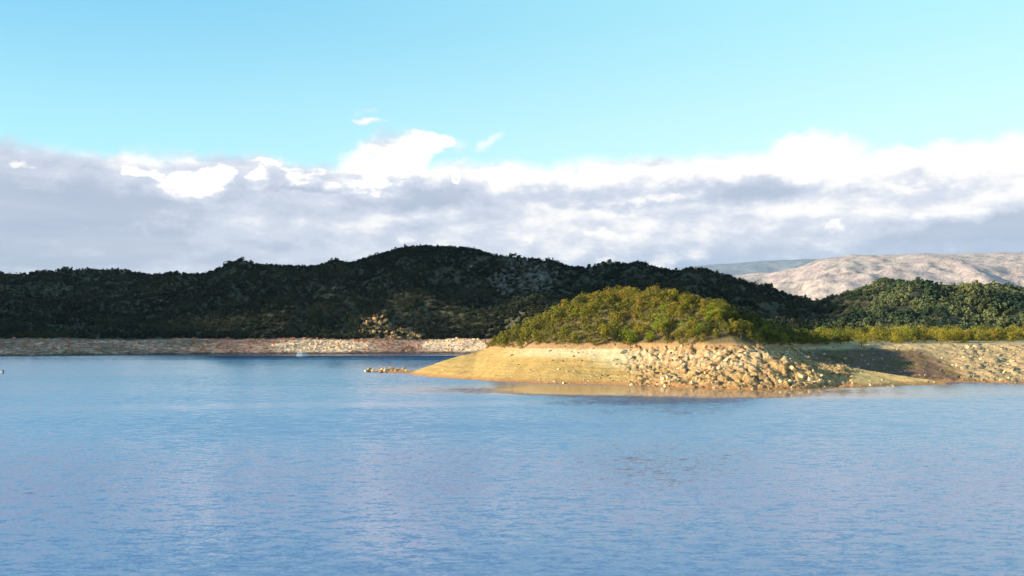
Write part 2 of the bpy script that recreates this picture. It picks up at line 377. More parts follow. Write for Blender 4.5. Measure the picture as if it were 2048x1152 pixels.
def hill_pos(p, s):
    """p: column, s: 0 waterline, .15 top of the bare ring, 1 ridge, >1 behind"""
    d0 = smooth_interp(p, SHR); dr = smooth_interp(p, RDG)
    py = np.interp(p, SK[:, 0], SK[:, 1])+10.5+np.interp(p, [0, 350, 430, 700, 950, 1100, 1200, 1340, 1400, 1460, 1520, 1640, 1720, 1800, 2000], [9, 12, 2, 0, 0, 4, 12, 13, 18, 13, 7, 9, 14, 12, 14])
    zr = CAM_H+(HY-py)/F*dr
    rw = 62.0
    t = np.clip((s-.15)/.85, 0, 1)
    d = np.where(s < 0, d0+s*400, np.where(s < .15, d0+rw*s/.15, d0+rw+(dr-d0-rw)*t))
    d = np.where(s > 1, dr+(s-1)*2000, d)
    onland = sst(p, 1050, 1250)
    g = np.sin(t*np.pi/2)**1.25
    z = np.where(s < 0, s*40, np.where(s < .15, 12.3*np.power(np.clip(s/.15, 0, 1), .8), 12.3+(zr-12.3)*g))
    z = np.where(s > 1, zr-np.clip((s-1)*2000*.32, 0, None)*np.exp(-np.clip(s-1, 0, 3)*.2), z)
    z = np.where(s > 1, np.maximum(z, 9.0), z)
    x = (p-1024)/F*d
    spur = (ridged(x, d, 210, 3, 91)-.35)*30*np.sin(np.clip(t, 0, 1)*np.pi)**1.1 + fbm(x, d, 60, 3, 95)*7*np.sin(t*np.pi)
    z = z+np.where((s > .15) & (s < 1), spur*(1-sst(t, .62, .95)), 0)
    z = z+np.where((s > 0), (fbm(x, d, 14, 3, 99)*1.1+fbm(x, d, 45, 2, 93)*1.6)*sst(s, .01, .1), 0)
    z = np.where((s > .0) & (s < 1), np.maximum(z, onland*8.0), z)
    return x, d, z
PP = np.concatenate([np.arange(-700, -60, 10), np.arange(-60, 2120, 3.2), np.arange(2120, 2900, 12)])
S_ = np.concatenate([np.array([-.12, -.04, -.01]), np.linspace(0, .15, 34)[:-1], np.linspace(.15, 1, 110)[:-1], np.linspace(1, 1.12, 8)[:-1], np.linspace(1.12, 3.0, 12)])
HP, HS = np.meshgrid(PP, S_)
HX, HYY, HZ = hill_pos(HP, HS)
def pixrow(y, z): return HY-(z-CAM_H)/y*F
def ell(p, q, cx, cy, rx, ry): return 1-sst(np.hypot((p-cx)/rx, (q-cy)/ry), .6, 1.15)
def scar(p, q):
    """bare rock on the hills: strength by place"""
    a = ell(p, q, 1050, 560, 75, 42)*.9
    b = np.maximum(ell(p, q, 755, 655, 34, 24), ell(p, q, 800, 672, 42, 16))
    return a, b
def hill_colour(p, s, x, y, z):
    q = pixrow(y, z)
    n = fbm(x, y, 26, 4, 101); n2 = fbm(x, y, 8, 3, 105)
    c = np.broadcast_to(C(.05, .048, .03), x.shape+(3,)).copy()
    a, b = scar(p, q)
    c = cmix(c, C(.17, .13, .115), a*sst(n2, -.5, .4))
    c = cmix(c, C(.20, .16, .13), b*sst(n2, -.6, .3)*.9)
    c = cmix(c, C(.33, .27, .15), sst(n, .42, .6)*.6)
    ring = (1-sst(s+n2*.008, .145, .158))
    rc = cmix(np.broadcast_to(C(.38, .19, .13), x.shape+(3,)), C(.27, .155, .10), sst(n, -.1, .3))
    rc = cmix(rc, C(.44, .31, .21), sst(n2, .1, .4)*.7)
    pale = ell(p, q, 640, 693, 120, 16)+ell(p, q, 910, 690, 75, 22)  # sunlit stretches of the far shore, put into the colour as pale patches
    rc = cmix(rc, C(.70, .50, .34), np.clip(pale, 0, 1))
    rc = cmix(rc, C(.10, .07, .05), 1-sst(s+n2*.01, .004, .02))
    return np.clip(cmix(c, rc, ring), .01, .9)
me = np_mesh('hills', np.stack([HX, HYY, HZ], -1).reshape(-1, 3), grid_faces(*HX.shape), M_hill, hill_colour(HP, HS, HX, HYY, HZ).reshape(-1, 3), True)
tag(obj('hills', me), 'dark forested hills rising from the far shore of the lake', 'hills', kind='structure')

# ------------------------------------------------------------------ mountains
def range_mesh(name, SKY, dist, front_d, base, colf, spur, seed, label, step=9):
    P = np.arange(SKY[0, 0], SKY[-1, 0], step); S = np.concatenate([np.linspace(0, 1, 90), np.linspace(1, 1.5, 10)[1:]])
    p, s = np.meshgrid(P, S)
    py = np.interp(p, SKY[:, 0], SKY[:, 1])+fbm(p, p*0, 70, 4, seed)*3.0+2; zr = CAM_H+(HY-py)/F*dist
    d = front_d+(dist-front_d)*s
    x = (p-1024)/F*d
    t = np.clip(s, 0, 1)
    z = base+(zr-base)*np.sin(t*np.pi/2)**1.1
    e = np.sin(t*np.pi)**.8
    z = z+e*((ridged(x, d, 900, 5, seed)-.4)*spur)*(1-sst(s, .45, .9))+fbm(x, d, 230, 5, seed+7)*spur*.16*sst(s, 0, .2)*(1-.8*sst(s, .8, 1))
    z = np.where(s > 1, z-(s-1)*(zr-base)*1.5, z)
    c = colf(p, s, x, d, z)
    me = np_mesh(name, np.stack([x, d, z], -1).reshape(-1, 3), grid_faces(*p.shape), M_mount, np.clip(c, .01, .9).reshape(-1, 3), True)
    return tag(obj(name, me), label, 'mountains', kind='structure')
def beige(p, s, x, y, z):
    n = fbm(x, y, 500, 5, 201); n2 = fbm(x, y, 90, 4, 205)
    c = np.broadcast_to(C(.44, .345, .33), x.shape+(3,)).copy()
    c = cmix(c, C(.50, .41, .37), sst(n, 0, .4)); c = cmix(c, C(.20, .18, .19), sst(n2, .12, .3)*.85); c = cmix(c, C(.60, .50, .42), sst(-n2, .25, .45)*.6)
    return c
def slate(p, s, x, y, z):
    n = fbm(x, y, 600, 4, 211)
    c = np.broadcast_to(C(.20, .235, .30), x.shape+(3,)).copy()  # distance haze put into the ridge colour as blue
    return cmix(c, C(.30, .26, .22), sst(n, .25, .5)*.5)
R1 = np.array([(900, 575), (1200, 566), (1380, 560), (1480, 551), (1540, 547), (1590, 537), (1640, 521), (1700, 512), (1760, 511), (1850, 509), (1950, 508), (2048, 507), (2300, 498), (2800, 505), (3200, 540)], float)
R2 = np.array([(700, 590), (1100, 570), (1250, 552), (1340, 538), (1380, 531), (1420, 529), (1480, 524), (1540, 520), (1620, 516), (1700, 515), (1900, 520), (2400, 530)], float)
range_mesh('mountains', R1, 8500, 5600, 10, beige, 120, 301, 'pale beige bare mountain range on the right horizon', 6)
range_mesh('mountains', R2, 12000, 10000, 10, slate, 150, 331, 'blue distant ridge behind the beige mountains')

# ------------------------------------------------------------------ lake bed ground, water
v = np.array([(-30000, -3000, -4), (30000, -3000, -4), (30000, 30000, -4), (-30000, 30000, -4)], float)
M_bed, _t, _b = new_mat('lake_bed'); _b.inputs['Base Color'].default_value = (.16, .12, .07, 1); _b.inputs['Roughness'].default_value = 1
tag(obj('ground', np_mesh('ground', v, [[0, 1, 2, 3]], M_bed)), 'lake bed and ground sheet under the water', 'ground', kind='structure')
M_water, t, b = new_mat('lake_water')
gi = t.n.new('ShaderNodeNewGeometry'); P = gi.outputs['Position']
def layer(sx, sy, rot, scale, detail, rough):
    mp = t.n.new('ShaderNodeMapping'); mp.inputs['Rotation'].default_value = (0, 0, R(rot)); mp.inputs['Scale'].default_value = (sx, sy, 1)
    t.l.new(P, mp.inputs[0]); n = t.noise(mp.outputs[0], scale, detail, rough)['Color']
    return t.vm('SUBTRACT', n, (.5, .5, .5))
px_, py_, pz_ = t.sep(P)
big = t.noise(t.vm('MULTIPLY', P, (.35, 1.0, 1.0)), .012, 3, .5)['Fac']     # patches of wind
# calm slicks in world space: narrow strips with their own distance
def strip(xc, rx, yc, ry, k, slope=0.0):
    u = t.m('DIVIDE', t.m('SUBTRACT', px_, xc), rx); yy = t.m('MULTIPLY_ADD', t.m('SUBTRACT', px_, xc), -slope, py_)
    wob = t.m('MULTIPLY', t.m('SUBTRACT', t.noise(t.vm('MULTIPLY', P, (.25, 1, 1)), .05, 3)['Fac'], .5), ry*1.5)
    vv = t.m('DIVIDE', t.m('ADD', t.m('SUBTRACT', yy, yc), wob), ry)
    return t.ss(t.vm('LENGTH', t.xyz(u, vv, 0.0)), 1.5, .35, 0.0, k)
slicks = [strip(-28, 75, 206, 9, .30, .12), strip(42, 66, 254, 24, .82, -.10), strip(-60, 300, 705, 10, .8), strip(-40, 240, 590, 8, .7)]
slick = slicks[0]
for q in slicks[1:]: slick = t.m('MAXIMUM', slick, q)
amp = t.m('MULTIPLY', t.ss(big, .35, .65, .92, 1.1), t.m('SUBTRACT', 1.0, slick))
s1 = t.vm('SCALE', layer(.5, 1, 8, .35, 2, .5), .07)
s2 = t.vm('SCALE', layer(.45, 1, -12, 1.3, 3, .6), .24)
s3 = t.vm('SCALE', layer(.6, 1, 5, 5.0, 2, .6), .20)
near = t.ss(py_, 62, 150, 2.3, .8)
s2 = t.vm('SCALE', s2, near); s3 = t.vm('SCALE', s3, near)
sm = t.vm('SCALE', t.vm('ADD', t.vm('ADD', t.vm('ADD', s1, s2), s3), t.xyz(0.0, t.m('MULTIPLY', t.m('SUBTRACT', t.ss(py_, 70, 168, -.006, .086), t.ss(py_, 300, 520, 0.0, .006)), -1.0), 0.0)), amp)   # the steep sides of the ripples face the near shore
ax, ay, _ = t.sep(sm)
ay = t.m('ADD', t.m('MINIMUM', ay, 0.0), t.m('MULTIPLY', t.m('MAXIMUM', ay, 0.0), .2))     # ripples: steep near side, flat lee side
nrm = t.vm('NORMALIZE', t.xyz(t.m('MULTIPLY', ax, .6), ay, 1.0))
t.l.new(nrm, b.inputs['Normal'])
bank_reflection = strip(52, 78, 262, 34, .85, -.06)          # warm reflection of the bank painted into the colour of the shallows
t.l.new(t.mix(bank_reflection, t.mix(t.ss(py_, 150, 380), (.095, .16, .33, 1), (.02, .085, .215, 1)), (.36, .19, .07, 1)), b.inputs['Base Color']); b.inputs['IOR'].default_value = 1.333; b.inputs['Roughness'].default_value = .10
v = np.array([(-30000, -3000, 0), (30000, -3000, 0), (30000, 30000, 0), (-30000, 30000, 0)], float)
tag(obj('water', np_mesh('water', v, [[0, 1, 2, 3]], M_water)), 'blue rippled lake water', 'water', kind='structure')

# ------------------------------------------------------------------ rock shapes
rng = np.random.default_rng(7)
def rock_shape(seed, flat=.75):
    r = np.random.default_rng(seed); bm = bmesh.new()
    n = 16; d = r.normal(size=(n, 3)); d /= np.linalg.norm(d, axis=1)[:, None]
    d *= (0.38+.16*r.random(n))[:, None]; d[:, 2] *= flat; d[:, 0] *= 1.15
    for q in d: bm.verts.new(q)
    bmesh.ops.convex_hull(bm, input=bm.verts)
    for q in [q for q in bm.verts if not q.link_faces]: bm.verts.remove(q)
    bmesh.ops.triangulate(bm, faces=bm.faces)
    bmesh.ops.recalc_face_normals(bm, faces=bm.faces)
    bm.verts.index_update()
    V_ = np.array([q.co[:] for q in bm.verts]); F_ = np.array([[q.index for q in f.verts] for f in bm.faces]); bm.free()
    return V_, F_
ROCKS = [rock_shape(100+i, .55+.05*(i % 8)) for i in range(16)]
def rotm(a, b_, c):
    ca, sa, cb, sb, cc, sc_ = np.cos(a), np.sin(a), np.cos(b_), np.sin(b_), np.cos(c), np.sin(c)
    return np.array([[cc, -sc_, 0], [sc_, cc, 0], [0, 0, 1]])@np.array([[cb, 0, sb], [0, 1, 0], [-sb, 0, cb]])@np.array([[1, 0, 0], [0, ca, -sa], [0, sa, ca]])
def merge_rocks(name, items, mat):
    """items: (x,y,z,size,variant,rotation,colour)"""
    vs, fs, cs, off = [], [], [], 0
    for x, y, z, s, k, rot, c in items:
        V_, F_ = ROCKS[k]; vs.append(V_@rotm(*rot).T*s+np.array([x, y, z])); fs.append(F_+off); cs.append(np.tile(c, (len(V_), 1))); off += len(V_)
    return np_mesh(name, np.concatenate(vs), np.concatenate(fs), mat, np.concatenate(cs))
# candidate rocks on the peninsula
N = 110000
rx_, ry_ = rng.uniform(-70, 210, N), rng.uniform(258, 352, N)
rz_, rs_, rk_ = pen_height(rx_, ry_)
pxx = 1024+F*rx_/ry_
pr = .02+rk_*.15+.07*sst(pxx, 1030, 1200)*(.3+(rz_ < 3))
pr = np.where((pxx > 1700) & (pxx < 1900), pr*.55, pr)
pr = np.where((pxx < 1040), .012, pr)
corner = (pxx > 1430) & (pxx < 1700) & (ry_ < 292) & (rz_ < 9)
pr = np.where(corner, .2, pr)
pr = np.where(((rz_ > 12.6)) | (rz_ < -.2), 0, pr)
keep = rng.random(N) < pr
rx_, ry_, rz_, rk_, pxx, corner = [a[keep] for a in (rx_, ry_, rz_, rk_, pxx, corner)]
sz = .24+rng.random(len(rx_))**4.5*1.5
sz = np.where(rk_ > .5, sz*1.25, sz); sz = np.where(corner, .3+rng.random(len(rx_))**3.6*1.6, sz)
cand = []
names = list(ROCKC)
for i in range(len(rx_)):
    r = rng.random()
    if pxx[i] < 1440: c = 'cream' if r < .45 else ('tan' if r < .85 else 'pinkish')
    elif pxx[i] < 1700: c = 'pinkish' if r < .4 else ('tan' if r < .7 else 'cream')
    else: c = 'grey' if r < .6 else 'cream'
    cand.append([rx_[i], ry_[i], rz_[i]-sz[i]*.12, sz[i], int(rng.integers(16)), rng.uniform(-1.0, 1.0, 2).tolist()+[rng.uniform(0, 6.3)], c, 'bank'])
# big pale crags at the middle and the stones of the low spit
for (p, q, s) in [(1228, 722, 3.2), (1245, 705, 3.8), (1262, 716, 3.2), (1290, 738, 3.0), (1300, 712, 2.8), (1335, 755, 3.0), (1350, 757, 2.4), (1430, 716, 2.6), (1452, 722, 3.4), (1466, 716, 3.0), (1480, 728, 2.6),
                  (1494, 705, 2.3), (1505, 716, 2.5), (1585, 740, 3.4), (1570, 728, 3.0), (1600, 752, 3.2), (1618, 760, 3.0), (1640, 764, 2.8), (1560, 762, 2.8), (1578, 768, 2.6)]:
    yy = np.arange(262, 330, .5); zz = pen_height((p-1024)/F*yy, yy)[0]; row = pixrow(yy, zz)
    j = int(np.argmax(row < q)); cand.append([(p-1024)/F*yy[j], yy[j], zz[j], s*.72, int(rng.integers(16)), rng.uniform(-.6, .6, 2).tolist()+[rng.uniform(0, 6.3)], 'cream', 'crag'])
for i in range(46):
    tt = rng.random(); x = -64+tt*24; y = 390-tt*12+rng.normal()*2.5
    s = (1.7+rng.random()**1.3*2.6)*(1-.3*abs(tt-.4))
    cand.append([x, y, .15+s*.12, s, int(rng.integers(16)), rng.uniform(-.6, .6, 2).tolist()+[rng.uniform(0, 6.3)], ['cream', 'pinkish', 'tan'][i % 3], 'spit'])
for (x, y, s) in [(12, 295, 1.0), (14.5, 294.6, .8), (17, 294, 1.3), (9.5, 296.3, .7), (19, 293.5, .6)]:
    cand.append([x, y, .15, s, 3, [0, 0, rng.uniform(0, 6)], 'cream', 'edge'])
order = sorted(range(len(cand)), key=lambda i: -(cand[i][3]/cand[i][1])*(1.6 if cand[i][7] != 'bank' else 1))
ind, rest = order[:300], order[300:]
rock_me = {}
def place_word(x, y, z, zone):
    p = 1024+F*x/y
    if zone == 'spit': return 'on the low stone spit left of the sandy point'
    if zone == 'edge': return 'at the waterline below the middle of the sandy slope'
    a = 'low' if z < 1.5 else ('midway up' if z < 7 else 'high')
    if p < 1215: b_ = 'on the yellow sandy slope'
    elif p < 1330: b_ = 'in the pale crags'
    elif p < 1440: b_ = 'right of the pale crags'
    elif p < 1560: b_ = 'in the broken rocks below the shaded wood'
    elif p < 1710: b_ = 'on the jagged rocky corner'
    elif p < 1900: b_ = 'on the shaded bay slope'
    else: b_ = 'on the right edge rubble bank'
    return a+' '+b_
ORD = ['first', 'second', 'third', 'fourth', 'fifth', 'sixth', 'seventh', 'eighth', 'ninth', 'tenth', 'eleventh', 'twelfth', '13th', '14th', '15th', '16th', '17th', '18th', '19th', '20th', '21st', '22nd', '23rd']+[f'{i}th' for i in range(24, 31)]+['31st', '32nd', '33rd']+[f'{i}th' for i in range(34, 41)]
def set_apart(obs):
    """look-alikes are told apart by their order from the left"""
    by = {}
    for o in obs: by.setdefault(o['label'], []).append(o)
    for lab, g in by.items():
        if len(g) < 2 or len(g) > 40: continue
        g.sort(key=lambda o: o.location.x/o.location.y)
        for i, o in enumerate(g): o['label'] = lab+', '+(('leftmost' if i == 0 else ('rightmost' if i == len(g)-1 else ORD[i]+' from left')))
boulders = []
for i in ind:
    x, y, z, s, k, rot, c, zone = cand[i]
    key = (k, c)
    if key not in rock_me: rock_me[key] = np_mesh('boulder', ROCKS[k][0], ROCKS[k][1], M_rock[c])
    o = obj('boulder', rock_me[key]); o.location = (x, y, z); o.rotation_euler = rot; o.scale = (s, s, s)
    sw = 'large' if s > 2.6 else ('medium' if s > 1.7 else 'small')
    boulders.append(o)
    tag(o, f'{sw} {c} boulder {place_word(x, y, z, zone)}', 'boulder', 'boulders '+('on the low spit' if zone == 'spit' else 'on the peninsula bank'))
set_apart(boulders)
me = merge_rocks('rubble', [cand[i][:6]+[np.array(ROCKC[cand[i][6]])*rng.uniform(.4, 1.0)] for i in rest], M_rubble)
tag(obj('rubble', me), 'loose stones and rubble scattered over the drawdown bank of the peninsula', 'rubble', kind='stuff')
# rocks on the far ring and the outcrops of the far hill
items = []
n = 5200
p = rng.uniform(-120, 1010, n); s = rng.uniform(.012, .155, n); x, y, z = hill_pos(p, s); q = pixrow(y, z)
wgt = .35+.6*(ell(p, q, 640, 693, 120, 16)+ell(p, q, 910, 690, 75, 22))
for i in range(n):
    if rng.random() < wgt[i]:
        c = ROCKC[['tan', 'pinkish', 'grey', 'cream'][int(rng.integers(4))]]
        items.append([x[i], y[i], z[i]+.1, .7+rng.random()**4*3.0, int(rng.integers(16)), rng.uniform(-.5, .5, 2).tolist()+[rng.uniform(0, 6.3)], np.array(ROCKC['cream'])*np.array([1.25, 1.05, 1.05]) if wgt[i] > .75 else (np.array(c)*.45+np.array([.40, .27, .17])*.5)*np.array([.92, .60, .53])])  # cream stones carry the painted sunlight of the pale stretches
me = merge_rocks('rubble', items, M_rubble)
tag(obj('rubble', me), 'brown and pink rubble along the bare far shore', 'rubble', kind='stuff')
items = []
n = 40000
p = rng.uniform(700, 1130, n); s = rng.uniform(.15, .98, n); x, y, z = hill_pos(p, s); q = pixrow(y, z); a, b_ = scar(p, q)
for i in range(n):
    if rng.random() < b_[i]*.3 or rng.random() < a[i]*.06:
        lowr = b_[i] > .1
        items.append([x[i], y[i], z[i]+.3, (2.0+rng.random()**2*5.5) if lowr else 2+rng.random()*5, int(rng.integers(16)), rng.uniform(-.6, .6, 2).tolist()+[rng.uniform(0, 6.3)], np.array(ROCKC['tan' if lowr else 'grey'])*(.5+.35*rng.random() if lowr else .45)])
me = merge_rocks('rock_outcrop', items, M_rubble)
tag(obj('rock_outcrop', me), 'rock outcrops breaking through the forest of the dark far hill', 'rocks', kind='stuff')

# ------------------------------------------------------------------ tree shapes
def leaf_crown(seed, w_, h_, base, nl=15, nq=54, leaf=.29, flat=1.0):
    """leaf clumps on the surface of many small lobes"""
    r = np.random.default_rng(seed); vs = []
    for l in range(nl):
        a = r.uniform(0, 6.283); u = r.random()**.6
        tz = r.random()
        rad = w_*.5*(.72*u)*(1-.55*abs(tz-.35)); cx, cy = rad*np.cos(a), rad*np.sin(a); cz = base+(h_-base)*(.18+.66*tz)
        lr = w_*r.uniform(.17, .27)
        d = r.normal(size=(nq, 3)); d /= np.linalg.norm(d, axis=1)[:, None]
        c = np.array([cx, cy, cz])+d*np.array([1, 1, .8*flat])*lr*r.uniform(.75, 1.1, (nq, 1))
        nn = d+r.normal(size=(nq, 3))*.45; nn /= np.linalg.norm(nn, axis=1)[:, None]
        t1 = np.cross(nn, r.normal(size=(nq, 3))); t1 /= np.linalg.norm(t1, axis=1)[:, None]; t2 = np.cross(nn, t1)
        sz_ = leaf*r.uniform(.6, 1.25, (nq, 1))
        vs.append(np.stack([c-t1*sz_*.5, c+t2*sz_*.42, c+t1*sz_*.6, c-t2*sz_*.38], 1))
    vs = np.concatenate(vs).reshape(-1, 3)
    return vs, np.arange(len(vs)).reshape(-1, 4)
def tube(pts, rad, n=6):
    vs, fs = [], []
    for i, (p_, r_) in enumerate(zip(pts, rad)):
        for k in range(n):
            a = 6.2832*k/n; vs.append((p_[0]+r_*math.cos(a), p_[1]+r_*math.sin(a), p_[2]))
    for i in range(len(pts)-1):
        for k in range(n): fs.append((i*n+k, i*n+(k+1) % n, (i+1)*n+(k+1) % n, (i+1)*n+k))
    return np.array(vs), np.array(fs)
def trunk_shape(seed, h_):
    r = random.Random(seed); V_, F_ = [], []; off = 0
    top = (r.uniform(-.3, .3), r.uniform(-.3, .3), h_*.8)
    parts = [([(0, 0, -.5), (r.uniform(-.1, .1), r.uniform(-.1, .1), h_*.35), top], [.17, .12, .04])]
    for k in range(5):
        a = r.uniform(0, 6.28); z0 = h_*r.uniform(.15, .45); L = h_*r.uniform(.25, .42)
        parts.append(([(0, 0, z0), (math.cos(a)*L*.5, math.sin(a)*L*.5, z0+L*.5), (math.cos(a)*L, math.sin(a)*L, z0+L*.75)], [.08, .055, .02]))
    for pts, rad in parts:
        v_, f_ = tube(pts, rad, 5); V_.append(v_); F_.append(f_+off); off += len(v_)
    return np.concatenate(V_), np.concatenate(F_)
KINDS = list(LEAF)
CR_ME = {}; TR_ME = []
SHAPES = [(4.8, 4.6, .5), (5.6, 4.2, .4), (3.8, 5.2, .6), (4.9, 3.8, .3), (6.2, 5.0, .7)]
for vi, (w_, h_, b0) in enumerate(SHAPES):
    V_, F_ = leaf_crown(500+vi, w_, h_, b0)
    for k in KINDS: CR_ME[(k, vi)] = np_mesh('crown', V_, F_, M_leaf[k])
    TR_ME.append(np_mesh('trunk', *trunk_shape(600+vi, h_), M_bark))
def make_tree(kind, vi, x, y, z, s, rot, label, group, name='tree'):
    t_ = bpy.data.objects.new(name, None); t_.empty_display_size = .5; COL.objects.link(t_)
    t_.location = (x, y, z); t_.scale = (s[0], s[0], s[1]); t_.rotation_euler = (0, 0, rot)
    tag(t_, label, 'tree', group)
    for nm, me_ in (('trunk', TR_ME[vi]), ('crown', CR_ME[(kind, vi)])): obj(nm, me_, t_)
    return t_
# jittered planting of the peninsula
step = 2.55
gx, gy = np.meshgrid(np.arange(-30, 235, step), np.arange(296, 470, step))
gx = (gx+rng.uniform(-1.1, 1.1, gx.shape)).ravel(); gy = (gy+rng.uniform(-1.1, 1.1, gy.shape)).ravel()
gz, gs, gk = pen_height(gx, gy); gpx = 1024+F*gx/gy; grow = pixrow(gy, gz)
edge = 12.0+fbm(gx, gy, 12, 3, 401)*.5
isl = (gpx > 930) & (gpx < 1655) & (gz > edge) & (gy < 400)
gxr = (gpx >= 1630) & (gy > 346+fbm(gx, gy, 25, 2, 403)*5) & (rng.random(gx.shape) < (sst(gy, 340, 400)*.5+.12)*(.25+1.6*sst(fbm(gx, gy, 17, 3, 409), -.15, .3)))
isl |= (gpx > 945) & (gpx < 1045) & (gz > edge-1.3) & (gy < 400) & (gs > 14)
sel = isl | gxr
trees = []
for x, y, z, s, p, q in zip(gx[sel], gy[sel], gz[sel], gs[sel], gpx[sel], grow[sel]):
    on_isl = p < 1640 and y < 400
    dedge = z-12.3
    r = rng.random()
    if on_isl:
        if dedge < 2.0: k = 'bright green' if r < .45 else ('olive green' if r < .85 else 'dark green')
        elif z > 24: k = 'brown' if r < .38 else ('olive green' if r < .85 else 'dark green')
        else: k = 'olive green' if r < .42 else ('brown' if r < .56 else ('bright green' if r < .78 else 'dark green'))
        if p > 1450: k = 'dark green' if r < .8 else 'olive green'  # shade of the right flank put into the leaf colour
    else: k = 'olive green' if r < .5 else ('dark green' if r < .75 else ('brown' if r < .9 else 'bright green'))
    sc_ = (rng.uniform(.48, 1.05)+.3*rng.random()**6) if on_isl else .38+.95*rng.random()**1.7
    if on_isl and dedge < .6: sc_ *= .85
    trees.append([x, y, z-.15, sc_, k, int(rng.integers(5)), rng.uniform(0, 6.28), p, q, on_isl])
# what the camera can see of them: skip trees well behind the crest
def visible(tr):
    x, y, z = tr[0], tr[1], tr[2]+tr[3]*4
    ts = np.linspace(.7, .985, 40); h = pen_base(x*ts, y*ts)[0]
    return not np.any(h+1.5 > CAM_H+(z-CAM_H)*ts)
for tr in trees: tr.append(visible(tr))
rank = sorted([tr for tr in trees if tr[-1]], key=lambda tr: -tr[3]/tr[1])
# small groups nearest first: the 290 largest become things
indiv = rank[:290]; ids = set(id(tr) for tr in indiv)
def tree_label(tr):
    k, p, y, on = tr[4], tr[7], tr[1], tr[9]; z = tr[2]
    size = 'tall' if tr[3] > 1.08 else ('low' if tr[3] < .85 else 'mid-sized')
    shape = ['rounded', 'broad', 'narrow', 'bushy', 'spreading'][tr[5]]
    if on:
        v_ = "at the wood's foot" if z < 14.2 else ('on the wooded crest' if y > np.interp(tr[0], CRX, CYS)-10 else 'on the wooded slope')
        h_ = 'at left end' if p < 1070 else ('left of middle' if p < 1220 else ('near middle' if p < 1350 else ('right of middle' if p < 1480 else 'at shaded right')))
    else:
        v_ = 'in right bank scrub'
        h_ = 'by the hill' if p < 1780 else ('above the bay' if p < 1920 else 'at right edge')
    return f'{size} {shape} {k} tree {v_} {h_}'
made = []
for tr in indiv:
    k, vi = tr[4], tr[5]
    made.append(make_tree(k, vi, tr[0], tr[1], tr[2], (tr[3], tr[3]*rng.uniform(.88, 1.12)), tr[6], tree_label(tr), 'trees on the wooded hill' if tr[9] else 'trees behind the right bank'))
set_apart(made)
# marked single trees
def on_pen(p, q):
    yy = np.arange(262, 372, .5); zz = pen_height((p-1024)/F*yy, yy)[0]; row = pixrow(yy, zz); j = int(np.argmax(row < q)); return (p-1024)/F*yy[j], yy[j], zz[j]
x, y, z = on_pen(1188, 604); make_tree('bright green', 1, x, y, z, (1.0, 1.3), .4, 'pale green flat-topped tree at the left shoulder of the wooded crest', None)
x, y, z = on_pen(1322, 668); make_tree('bright green', 4, x, y, z, (1.35, 1.5), 1.4, 'largest bright green tree in the middle of the wooded slope', None)
x, y, z = on_pen(1722, 694.5); make_tree('olive green', 4, x, y, z, (1.15, 1.15), 2.4, 'lone spreading olive tree at the rim of the right bank above the bay', None)
# the remaining trees of the wood: too many to be things
small = [leaf_crown(700+i, w_, h_, b0, 9, 26, .5) for i, (w_, h_, b0) in enumerate(SHAPES)]
vs, fs, off = [], [], 0
for tr in trees:
    if id(tr) in ids: continue
    V_, F_ = small[tr[5]]; c_, s_ = math.cos(tr[6]), math.sin(tr[6])
    q = V_*tr[3]; q = np.stack([q[:, 0]*c_-q[:, 1]*s_+tr[0], q[:, 0]*s_+q[:, 1]*c_+tr[1], q[:, 2]+tr[2]], -1)
    vs.append(q); fs.append(F_+off); off += len(q)
tag(obj('wood', np_mesh('wood', np.concatenate(vs), np.concatenate(fs), M_wood_near)), 'mass of olive and brown scrub trees filling the wooded hill and the right bank', 'wood', kind='stuff')

# ------------------------------------------------------------------ forest of the far hills
def far_crown(seed):
    V_, F_ = leaf_crown(seed, 1.05, 1.0, 0.0, 6, 11, .26); return V_, F_
ICO = [far_crown(800+i) for i in range(10)]
n = 82000
p = rng.uniform(-260, 2330, n); s = .15+(1.04-.15)*rng.random(n)
s = np.where((p > 1200) & (s < .3), s*.6+.1, s)
x, y, z = hill_pos(p, s); q = pixrow(y, z); a, b_ = scar(p, q)
dens = (y/1500)*sst(smooth_interp(p, RDG)-smooth_interp(p, SHR), 200, 700)*.5+.28
dens = dens*(1-.62*a)*(1-.6*b_)
n1_ = fbm(x, y, 26, 4, 101); dens = dens*(1-.55*sst(n1_, .42, .6))
tone_n = fbm(x, y, 45, 4, 501); tone_b = fbm(x, y, 120, 3, 521)
ok = (rng.random(n) < dens) & (s > .152) & (z > 11)
# hidden behind the peninsula hill: leave out
ok &= ~((p > 1090) & (p < 1500) & (q > 645))
x, y, z, p, q, tone_n, s, tone_b = [v_[ok] for v_ in (x, y, z, p, q, tone_n, s, tone_b)]
vs, fs, cs, off = [], [], [], 0
for i in range(len(x)):
    V_, F_ = ICO[i % 10]; wd = rng.uniform(3.0, 6.3); hh = wd*rng.uniform(.7, 1.05)
    if s[i] > .93: hh *= rng.uniform(.6, 1.35)
    a0 = rng.uniform(0, 6.28); c_, s_ = math.cos(a0)*wd, math.sin(a0)*wd
    vs.append(np.stack([V_[:, 0]*c_-V_[:, 1]*s_+x[i], V_[:, 0]*s_+V_[:, 1]*c_+y[i], V_[:, 2]*hh+z[i]-.3], -1))
    fs.append(F_+off); off += len(V_)
    g = np.clip(tone_n[i]*1.9+.45+rng.normal()*.22, 0, 1.2)
    rgt = float(sst(p[i], 1560, 1800))
    c = lerp(np.array([.004, .010, .009]), np.array([.026, .033, .018]), g)*(1+np.array([3.0, 2.7, 1.9])*rgt)*lerp(1.0, np.array([1.9, 1.35, 1.15]), float(np.clip(tone_b[i]*2.2, 0, 1))*(1-.75*rgt))
    cs.append(np.tile(c, (len(V_), 1)))
